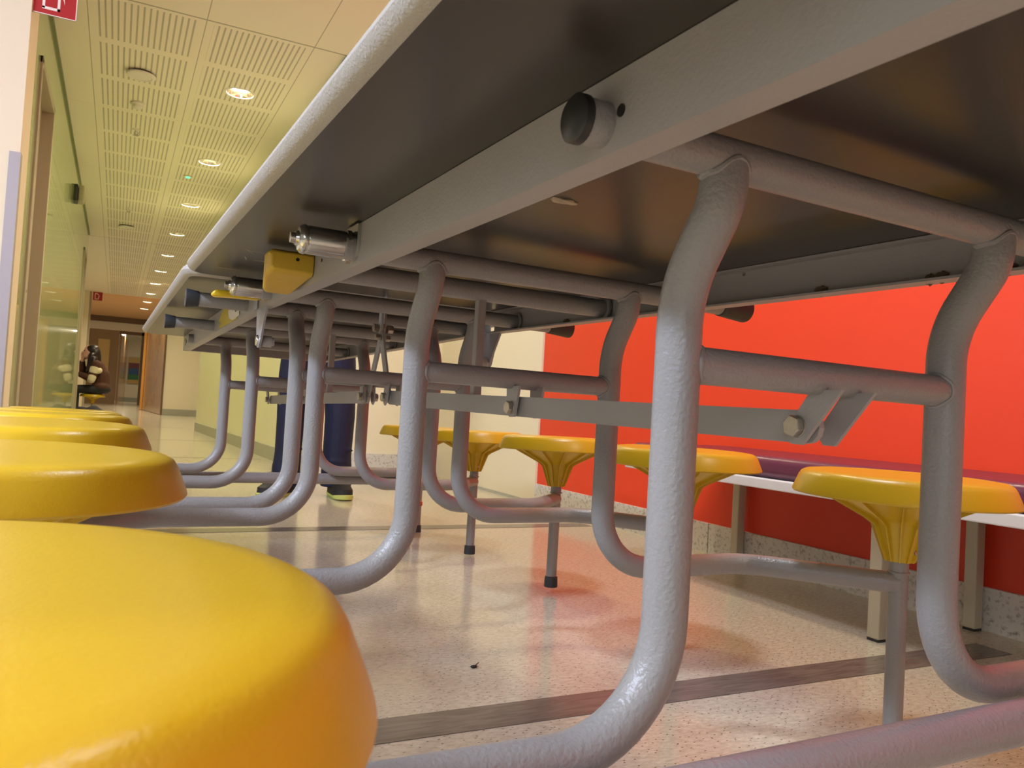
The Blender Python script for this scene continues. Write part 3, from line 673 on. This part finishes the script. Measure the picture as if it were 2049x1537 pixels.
# ---- stools
def seat_mesh():
    bm = bmesh.new()
    lathe(bm, [(0.0, 0.4440), (0.10, 0.4455), (0.138, 0.4455), (0.151, 0.4440), (0.1575, 0.4405), (0.1615, 0.4345), (0.1705, 0.4125), (0.1715, 0.4085), (0.1695, 0.4060), (0.164, 0.4062), (0.158, 0.4150), (0.120, 0.4165), (0.0, 0.4165)], seg=72)
    return bm
def hub_mesh():
    bm = bmesh.new()
    lathe(bm, [(0.150, 0.4170), (0.122, 0.4085), (0.050, 0.3735), (0.0400, 0.3660), (0.0208, 0.3035), (0.0155, 0.3030), (0.0155, 0.33)], seg=48)
    for k in range(12):
        a = 2 * math.pi * k / 12 + 0.13; ca, sa = math.cos(a), math.sin(a); t = 0.0012
        P = [(0.155, 0.4130), (0.122, 0.4025), (0.057, 0.3695), (0.0455, 0.3610), (0.0245, 0.3035), (0.020, 0.3035), (0.035, 0.37), (0.12, 0.4160)]
        A = [bm.verts.new((r * ca - t * sa, r * sa + t * ca, z)) for r, z in P]; B = [bm.verts.new((r * ca + t * sa, r * sa - t * ca, z)) for r, z in P]
        bm.faces.new(A); bm.faces.new(B[::-1])
        for i in range(len(P)): bm.faces.new([A[i], A[(i + 1) % len(P)], B[(i + 1) % len(P)], B[i]])
    return bm
def put(bm, x, y):
    for v in bm.verts: v.co = Vector((v.co.x + x, v.co.y + y, v.co.z))
    return bm
for i, (y, ys, s) in enumerate(FR):
    for side in (-1, 1):
        xs = XSR if side > 0 else XSL
        if i == 0 and side < 0: xs, ys = -0.073, 0.305
        st = tp('stool_seat', put(seat_mesh(), xs, ys), YEL)
        tp('seat_hub', put(hub_mesh(), xs, ys), YEL, st)
        bm = bmesh.new(); lathe(bm, [(0.0, -0.0295), (0.0042, -0.029), (0.005, -0.018)], (xs + 0.003, ys, 0.322), 12, 'Y'); tp('hub_screw', bm, ZINC, st)
        dz = -0.016 if i < 2 else 0.0
        bm = bmesh.new(); tube(bm, [(xs, ys, 0.045 + dz), (xs, ys, 0.34)], 0.0150, 20); weld(bm, (xs, ys, ZARM + 0.014), 0.0155, 'Z', 0.002)
        po = tp('stool_post', bm, TUBE)
        bm = bmesh.new(); lathe(bm, [(0.0, 0.017), (0.0188, 0.017), (0.0195, 0.020), (0.0182, 0.046), (0.0150, 0.0475)], (xs, ys, dz), 28); tp('rubber_foot', bm, RUBBER, po)
dot(rails[0][1], 0.8175, 0.852, 0.728, 0.003, -1, ZINC, 'rail_screw')
# marks and gum under the table
def blob(name, c, sx, sy, sz, m, lab=None):
    bm = bmesh.new(); bmesh.ops.create_icosphere(bm, subdivisions=3, radius=1)
    for v in bm.verts:
        n = v.co.normalized(); k = 1 + 0.22 * math.sin(5 * n.x + 3 * n.y + c[0] * 50) + 0.15 * math.sin(9 * n.y + 4 * n.z)
        v.co = Vector((c[0] + n.x * sx * k, c[1] + n.y * sy * k, c[2] + n.z * sz * k))
    o = tp(name, bm, m)
    if lab: o['label'] = lab
    return o
blob('chewing_gum', (0.4217, 0.708, 0.7345), 0.0155, 0.0052, 0.003, GUM, 'pale strip of chewing gum')
for (x, y, z, s) in ((0.8165, 0.711, 0.6890, 0.0065), (0.8165, 0.548, 0.688, 0.0055), (0.8165, 0.562, 0.687, 0.004), (0.8165, 0.478, 0.688, 0.008), (0.8165, 1.125, 0.689, 0.006), (0.8165, 1.33, 0.689, 0.006)): blob('old_gum', (x, y, z), s, s * 1.3, 0.006, GUMD)
for (x0, y0, x1, y1) in ((0.200, 1.30, 0.235, 1.305), (0.183, 1.530, 0.225, 1.531), (0.225, 1.395, 0.262, 1.380), (0.192, 1.285, 0.212, 1.322), (0.205, 1.36, 0.215, 1.40)):
    d = Vector((x1 - x0, y1 - y0, 0)); n = Vector((-d.y, d.x, 0)).normalized() * 0.0009; bm = bmesh.new()
    q = [(x0, y0), (x0 + d.x / 2 + n.x, y0 + d.y / 2 + n.y), (x1, y1), (x0 + d.x / 2 - n.x, y0 + d.y / 2 - n.y)]
    prism(bm, q, 'Z', ZU - 0.0004, ZU + 0.0002); tp('scratch_mark', bm, SCRATCH, smooth=False)
# ============================================================ PEOPLE
def cap(bm, p, q, r1, r2=None):
    """closed tapered capsule (many are fused into one continuous surface by a voxel remesh)"""
    r2 = r1 if r2 is None else r2; p = Vector(p); q = Vector(q); d = (q - p); L = d.length; d.normalize()
    R = d.to_track_quat('Z', 'Y').to_matrix(); n = 14; rows = []
    prof = [(r1 * math.sin(t), -r1 * math.cos(t)) for t in [math.pi / 2 * k / 5 for k in range(1, 6)]] + [(r2 * math.cos(t), L + r2 * math.sin(t)) for t in [math.pi / 2 * k / 5 for k in range(0, 5)]]
    a = bm.verts.new(p + R @ Vector((0, 0, -r1))); b = bm.verts.new(p + R @ Vector((0, 0, L + r2)))
    for (r, h) in prof: rows.append([bm.verts.new(p + R @ Vector((r * math.cos(2 * math.pi * k / n), r * math.sin(2 * math.pi * k / n), h))) for k in range(n)])
    for k in range(n):
        bm.faces.new([a, rows[0][(k + 1) % n], rows[0][k]]); bm.faces.new([b, rows[-1][k], rows[-1][(k + 1) % n]])
    for u, v in zip(rows, rows[1:]):
        for k in range(n): bm.faces.new([u[k], u[(k + 1) % n], v[(k + 1) % n], v[k]])
def ell(bm, c, rx, ry, rz, ang=0.0, axis='Y'):
    M_ = Matrix.Translation(c) @ Matrix.Rotation(ang, 4, axis) @ Matrix.Diagonal((rx, ry, rz, 1))
    bmesh.ops.create_icosphere(bm, subdivisions=3, radius=1.0, matrix=M_)
def fuse(name, bm, m, parent, vox=0.008, smooth=6):
    o = obj(name, bm, m, parent, True)
    r = o.modifiers.new('remesh', 'REMESH'); r.mode = 'VOXEL'; r.voxel_size = vox; r.use_smooth_shade = True
    s_ = o.modifiers.new('smooth', 'SMOOTH'); s_.factor = 0.5; s_.iterations = smooth
    return o
def hand2(bm, pos, fdir, side, curl=0.35):
    f = Vector(fdir).normalized(); t = Vector(side); t = (t - f * t.dot(f)).normalized(); n = f.cross(t).normalized(); p = Vector(pos)
    cap(bm, p, p + f * 0.05 + t * 0.012, 0.022, 0.020); cap(bm, p + t * 0.014 + f * 0.03, p + f * 0.085 + t * 0.024, 0.016, 0.014); cap(bm, p - t * 0.012 + f * 0.03, p + f * 0.08 - t * 0.022, 0.016, 0.013); cap(bm, p + f * 0.04, p + f * 0.088, 0.017, 0.014)
    for (off, ln) in ((0.031, 0.070), (0.011, 0.080), (-0.011, 0.075), (-0.031, 0.058)):
        b = p + f * 0.088 + t * off; d1 = (f - n * curl * 0.4).normalized(); d2 = (f - n * curl * 1.3).normalized(); d3 = (f - n * curl * 2.4).normalized()
        a1 = b + d1 * ln * 0.45; a2 = a1 + d2 * ln * 0.32; a3 = a2 + d3 * ln * 0.25
        cap(bm, b - f * 0.012, a1, 0.0095, 0.0088); cap(bm, a1, a2, 0.0088, 0.0082); cap(bm, a2, a3, 0.0082, 0.0072)
    b = p + f * 0.022 + t * 0.024; d1 = (f * 0.55 + t * 0.8).normalized(); a1 = b + d1 * 0.036; cap(bm, b, a1, 0.013, 0.011); cap(bm, a1, a1 + (f * 0.95 + t * 0.1).normalized() * 0.028, 0.0105, 0.009)
# --- standing person beyond the table (only the legs show under the tabletop)
P1 = empty('person', (0.95, 4.20, 0)); tag(P1, 'person standing beyond the table in dark blue jeans and black lime-soled shoes', 'person')
bm = bmesh.new()
ell(bm, (0, 0, 0.95), 0.16, 0.11, 0.13); ell(bm, (0, 0, 1.10), 0.14, 0.095, 0.14); ell(bm, (0, 0, 1.29), 0.165, 0.10, 0.15); cap(bm, (-0.14, 0, 1.40), (0.14, 0, 1.40), 0.058)
cap(bm, (0, 0.01, 1.40), (0, 0, 1.54), 0.055, 0.052)
ell(bm, (0, -0.01, 1.645), 0.076, 0.095, 0.115); ell(bm, (0, -0.035, 1.585), 0.052, 0.062, 0.055); cap(bm, (0, -0.102, 1.655), (0, -0.118, 1.622), 0.008, 0.013)
for sx in (-1, 1): ell(bm, (sx * 0.078, 0.005, 1.635), 0.012, 0.02, 0.032)
for sx in (-1, 1):
    cap(bm, (sx * 0.09, 0, 0.90), (sx * 0.12, -0.01, 0.50), 0.088, 0.058); cap(bm, (sx * 0.12, -0.01, 0.50), (sx * 0.128, 0.015, 0.30), 0.056, 0.055); cap(bm, (sx * 0.128, 0.015, 0.30), (sx * 0.13, 0.0, 0.09), 0.052, 0.036); cap(bm, (sx * 0.13, 0.005, 0.07), (sx * 0.131, -0.02, 0.055), 0.030, 0.024)
    cap(bm, (sx * 0.17, 0, 1.39), (sx * 0.235, 0.01, 1.12), 0.052, 0.041); cap(bm, (sx * 0.235, 0.01, 1.12), (sx * 0.20, -0.19, 1.06), 0.041, 0.026); hand2(bm, (sx * 0.195, -0.20, 1.06), (-sx * 1.0, -0.25, 0.0), (0, -0.2, 1))
fuse('body', bm, SKIN, P1, 0.006)
bm = bmesh.new(); ell(bm, (0, 0, 0.95), 0.175, 0.125, 0.12)
for (x, y, w) in ((-0.127, 0.0, 0.069), (0.130, 0.0, 0.077)):
    s_ = 1 if x > 0 else -1
    cap(bm, (s_ * 0.085, 0, 0.88), (x * 0.93, -0.005, 0.62), 0.100, 0.084); cap(bm, (x * 0.93, -0.005, 0.62), (x, -0.012, 0.42), 0.084, w + 0.004); cap(bm, (x, -0.012, 0.42), (x, 0.0, 0.22), w + 0.003, w)
    cap(bm, (x, 0.0, 0.22), (x * 1.03, 0.006, 0.125), w, w + 0.004)
    tube(bm, [(x * 1.03, 0.004, 0.16), (x * 1.04, 0.006, 0.052)], 0.07, 20, radii=[w + 0.003, w + 0.006])
    for q in range(3): ell(bm, (x + 0.02 * (q - 1), -w * 0.75, 0.12 + 0.07 * q), w * 0.7, 0.022, 0.012, 0.25 * (q - 1))
fuse('jeans', bm, JEANS, P1, 0.008, 3)
bm = bmesh.new(); ell(bm, (0, 0, 1.02), 0.165, 0.12, 0.12); ell(bm, (0, 0, 1.15), 0.155, 0.11, 0.14); ell(bm, (0, 0, 1.29), 0.18, 0.115, 0.15); cap(bm, (-0.15, 0, 1.40), (0.15, 0, 1.40), 0.068)
for sx in (-1, 1): cap(bm, (sx * 0.17, 0, 1.39), (sx * 0.235, 0.01, 1.12), 0.066, 0.055); cap(bm, (sx * 0.235, 0.01, 1.12), (sx * 0.205, -0.17, 1.065), 0.054, 0.042)
fuse('shirt', bm, SHIRT, P1, 0.009)
bm = bmesh.new(); ell(bm, (0, 0.018, 1.69), 0.086, 0.098, 0.088); ell(bm, (0, 0.045, 1.64), 0.075, 0.065, 0.08); fuse('hair', bm, HAIR, P1, 0.008)
bm = bmesh.new()
for sx in (-1, 1): bmesh.ops.create_icosphere(bm, subdivisions=2, radius=0.011, matrix=Matrix.Translation((sx * 0.031, -0.092, 1.662)))
obj('eyes', bm, WHITEP, P1)
bm = bmesh.new(); tube(bm, [(-0.022, -0.088, 1.594), (0, -0.098, 1.592), (0.022, -0.088, 1.594)], 0.006, 8); obj('mouth', bm, mat('lips', (0.5, 0.15, 0.13), 0.5), P1)
def shoe(parent, x, y, rz):
    e = Matrix.Translation((x, y, 0)) @ Matrix.Rotation(rz, 4, 'Z')
    out = [(0.0, 0.075), (0.028, 0.070), (0.036, 0.02), (0.040, -0.06), (0.049, -0.12), (0.050, -0.16), (0.040, -0.195), (0.018, -0.213), (0.0, -0.217)]
    out = out + [(-a, b) for a, b in out[-2:0:-1]]
    def lay(layers, m, name):
        bm = bmesh.new(); rows = []
        for (z, sc_, dy, fz) in layers:
            rows.append([bm.verts.new(e @ Vector((a * sc_, -0.06 + (b + 0.06) * (sc_ * 0.5 + 0.5) * dy, z + fz * max(0, -b - 0.10)))) for a, b in out])
        n = len(out)
        for r0, r1 in zip(rows, rows[1:]):
            for k in range(n): bm.faces.new([r0[k], r0[(k + 1) % n], r1[(k + 1) % n], r1[k]])
        bm.faces.new(rows[0][::-1]); bm.faces.new(rows[-1]); return obj(name, bm, m, parent)
    lay([(0.0, 0.92, 0.97, 0.03), (0.005, 1.0, 1.0, 0.03), (0.013, 1.03, 1.0, 0.12), (0.017, 0.98, 0.985, 0.12)], LIME, 'shoe_sole')
    lay([(0.013, 0.98, 0.98, 0.10), (0.045, 0.97, 0.96, 0.10), (0.065, 0.88, 0.86, -0.02), (0.085, 0.80, 0.66, -0.10), (0.105, 0.80, 0.45, 0.0), (0.125, 0.80, 0.40, 0.0)], BLACKC, 'shoe')
shoe(P1, 0.134, 0.0, 0.02); shoe(P1, -0.128, 0.02, -0.75)
# --- seated person far down the corridor, facing left
P2 = empty('person', (-0.30, 13.4, 0)); tag(P2, 'long-haired person in brown and cream sweater seated at far table, chin on hand', 'person')
bm = bmesh.new()
ell(bm, (0.10, 0, 0.47), 0.12, 0.16, 0.085); cap(bm, (0.10, 0, 0.50), (0.09, 0, 0.68), 0.10, 0.10); cap(bm, (0.08, 0, 0.68), (0.03, 0, 0.82), 0.10, 0.085); cap(bm, (0.02, -0.12, 0.84), (0.02, 0.12, 0.84), 0.055)
cap(bm, (0.01, 0, 0.85), (-0.04, 0, 0.94), 0.05, 0.048)
ell(bm, (-0.07, 0, 1.02), 0.088, 0.072, 0.105); ell(bm, (-0.105, 0, 0.965), 0.055, 0.050, 0.05); cap(bm, (-0.158, 0, 1.02), (-0.172, 0, 0.995), 0.008, 0.012)
for sy in (-1, 1):
    cap(bm, (0.06, sy * 0.09, 0.455), (-0.24, sy * 0.10, 0.455), 0.065, 0.052); cap(bm, (-0.24, sy * 0.10, 0.455), (-0.23, sy * 0.10, 0.10), 0.052, 0.036); cap(bm, (-0.23, sy * 0.10, 0.065), (-0.36, sy * 0.10, 0.035), 0.036, 0.028)
cap(bm, (0.02, -0.16, 0.83), (-0.03, -0.19, 0.60), 0.048, 0.042); cap(bm, (-0.03, -0.19, 0.60), (-0.20, -0.13, 0.68), 0.040, 0.026); hand2(bm, (-0.21, -0.12, 0.685), (-1, 0.3, 0.0), (0.1, 0.3, 1), 0.6)
cap(bm, (0.02, 0.16, 0.83), (-0.14, 0.17, 0.72), 0.048, 0.042); cap(bm, (-0.16, 0.16, 0.72), (-0.17, 0.05, 0.88), 0.038, 0.026); hand2(bm, (-0.17, 0.045, 0.885), (0.15, -0.1, 1), (1, 0.2, 0.1), 0.8)
fuse('body', bm, SKIN, P2, 0.006, 4)
bm = bmesh.new()
ell(bm, (0.10, 0, 0.50), 0.135, 0.175, 0.09); cap(bm, (0.105, 0, 0.52), (0.095, 0, 0.68), 0.125, 0.118); cap(bm, (0.09, 0, 0.68), (0.04, 0, 0.80), 0.115, 0.10); cap(bm, (0.02, -0.12, 0.83), (0.02, 0.12, 0.83), 0.07)
cap(bm, (0.02, -0.165, 0.825), (-0.03, -0.19, 0.61), 0.068, 0.060); cap(bm, (-0.03, -0.19, 0.61), (-0.18, -0.14, 0.67), 0.056, 0.042)
cap(bm, (0.02, 0.165, 0.825), (-0.14, 0.17, 0.72), 0.066, 0.058); cap(bm, (-0.16, 0.16, 0.72), (-0.17, 0.07, 0.86), 0.050, 0.040)
sw = fuse('sweater', bm, BROWNS, P2, 0.008, 3)
bm = bmesh.new(); cap(bm, (0.006, -0.178, 0.765), (-0.004, -0.183, 0.725), 0.0665, 0.0655); ell(bm, (0.05, -0.17, 0.74), 0.06, 0.055, 0.05); fuse('cream_sleeve_patch', bm, PATCH, sw, 0.007, 2)
bm = bmesh.new(); cap(bm, (-0.022, -0.196, 0.640), (-0.03, -0.200, 0.605), 0.060, 0.058); fuse('cream_sleeve_patch', bm, PATCH, sw, 0.007, 2)
bm = bmesh.new(); ell(bm, (0.10, 0, 0.465), 0.145, 0.175, 0.075)
for sy in (-1, 1): cap(bm, (0.06, sy * 0.09, 0.455), (-0.24, sy * 0.10, 0.455), 0.075, 0.062); cap(bm, (-0.24, sy * 0.10, 0.45), (-0.23, sy * 0.10, 0.12), 0.062, 0.055)
fuse('trousers', bm, BLACKC, P2, 0.008, 3)
bm = bmesh.new(); ell(bm, (-0.045, 0, 1.045), 0.098, 0.084, 0.085); ell(bm, (-0.01, 0, 0.99), 0.080, 0.092, 0.11); cap(bm, (-0.01, 0, 0.96), (0.00, -0.03, 0.80), 0.088, 0.085); cap(bm, (-0.05, -0.085, 0.96), (-0.075, -0.13, 0.74), 0.045, 0.035); cap(bm, (-0.02, -0.10, 0.90), (-0.02, -0.15, 0.78), 0.05, 0.04); cap(bm, (-0.05, 0.085, 0.96), (-0.07, 0.13, 0.74), 0.045, 0.035)
fuse('long_hair', bm, HAIR, P2, 0.008, 3)
bm = bmesh.new()
for sy in (-1, 1): bmesh.ops.create_icosphere(bm, subdivisions=2, radius=0.010, matrix=Matrix.Translation((-0.150, sy * 0.028, 1.03)))
obj('eyes', bm, BLACKC, P2)
bm = bmesh.new(); tube(bm, [(-0.150, -0.018, 0.968), (-0.160, 0, 0.967), (-0.150, 0.018, 0.968)], 0.005, 8); obj('mouth', bm, mat('lips', (0.5, 0.15, 0.13), 0.5), P2)
for sy in (-1, 1):
    bm = bmesh.new(); ell(bm, (-0.29, sy * 0.10, 0.045), 0.13, 0.048, 0.045); cap(bm, (-0.23, sy * 0.10, 0.06), (-0.23, sy * 0.10, 0.10), 0.047, 0.044); fuse('shoe', bm, BLACKC, P2, 0.008, 2)
# far stool and table the seated person uses
def far_stool(x, y, zt, label, g=None):
    e = empty('round_stool', (x, y, 0)); tag(e, label, 'stool', g)
    k = zt - 0.4455; bm = seat_mesh()
    for v in bm.verts: v.co.z += k
    obj('seat', bm, YEL, e); bm = hub_mesh()
    for v in bm.verts: v.co.z += k
    obj('seat_hub', bm, YEL, e)
    bm = bmesh.new(); tube(bm, [(0, 0, 0.03), (0, 0, 0.34 + k)], 0.0125, 14); obj('post', bm, TUBE, e)
    bm = bmesh.new(); lathe(bm, [(0, 0), (0.13, 0), (0.13, 0.012), (0.02, 0.03), (0, 0.03)], seg=32); obj('base_plate', bm, TUBE, e)
far_stool(-0.30, 13.4, 0.386, 'yellow round stool under the seated person far down the corridor')
ft = empty('far_table', (-1.30, 13.4, 0)); tag(ft, 'white table at left edge of corridor in front of seated person', 'table')
obj('tabletop', bx(-0.5, 0.72, -0.9, 0.9, 0.595, 0.625), TWHITE, ft, False, 0.005)
for (a, b) in ((-0.4, -0.8), (-0.4, 0.8), (0.45, -0.8), (0.45, 0.8)):
    bm = bmesh.new(); tube(bm, [(a, b, 0), (a, b, 0.595)], 0.018, 14); obj('leg', bm, TUBE, ft)
bg = bmesh.new(); bmesh.ops.create_icosphere(bg, subdivisions=3, radius=1)
for v in bg.verts: v.co = Vector((v.co.x * 0.24, v.co.y * 0.16, max(0.0, v.co.z * 0.12 + 0.10 + 0.02 * math.sin(7 * v.co.x))))
b_ = obj('bag', bg, mat('dark_bag_cloth', (0.02, 0.018, 0.03), 0.8)); b_.location = (-0.30, 12.75, 0); tag(b_, 'dark bag lying on the floor in front of the far yellow stool', 'bag')

bm = bmesh.new(); ell(bm, (0, 0, 0.003), 0.007, 0.0045, 0.003); cap(bm, (0.004, 0.003, 0.003), (0.016, 0.012, 0.006), 0.0012, 0.0008)
db = obj('floor_debris', bm, BLACKC); db.location = (0.669, 1.434, 0); tag(db, 'tiny black crumb lying on the speckled floor under the table', 'debris')
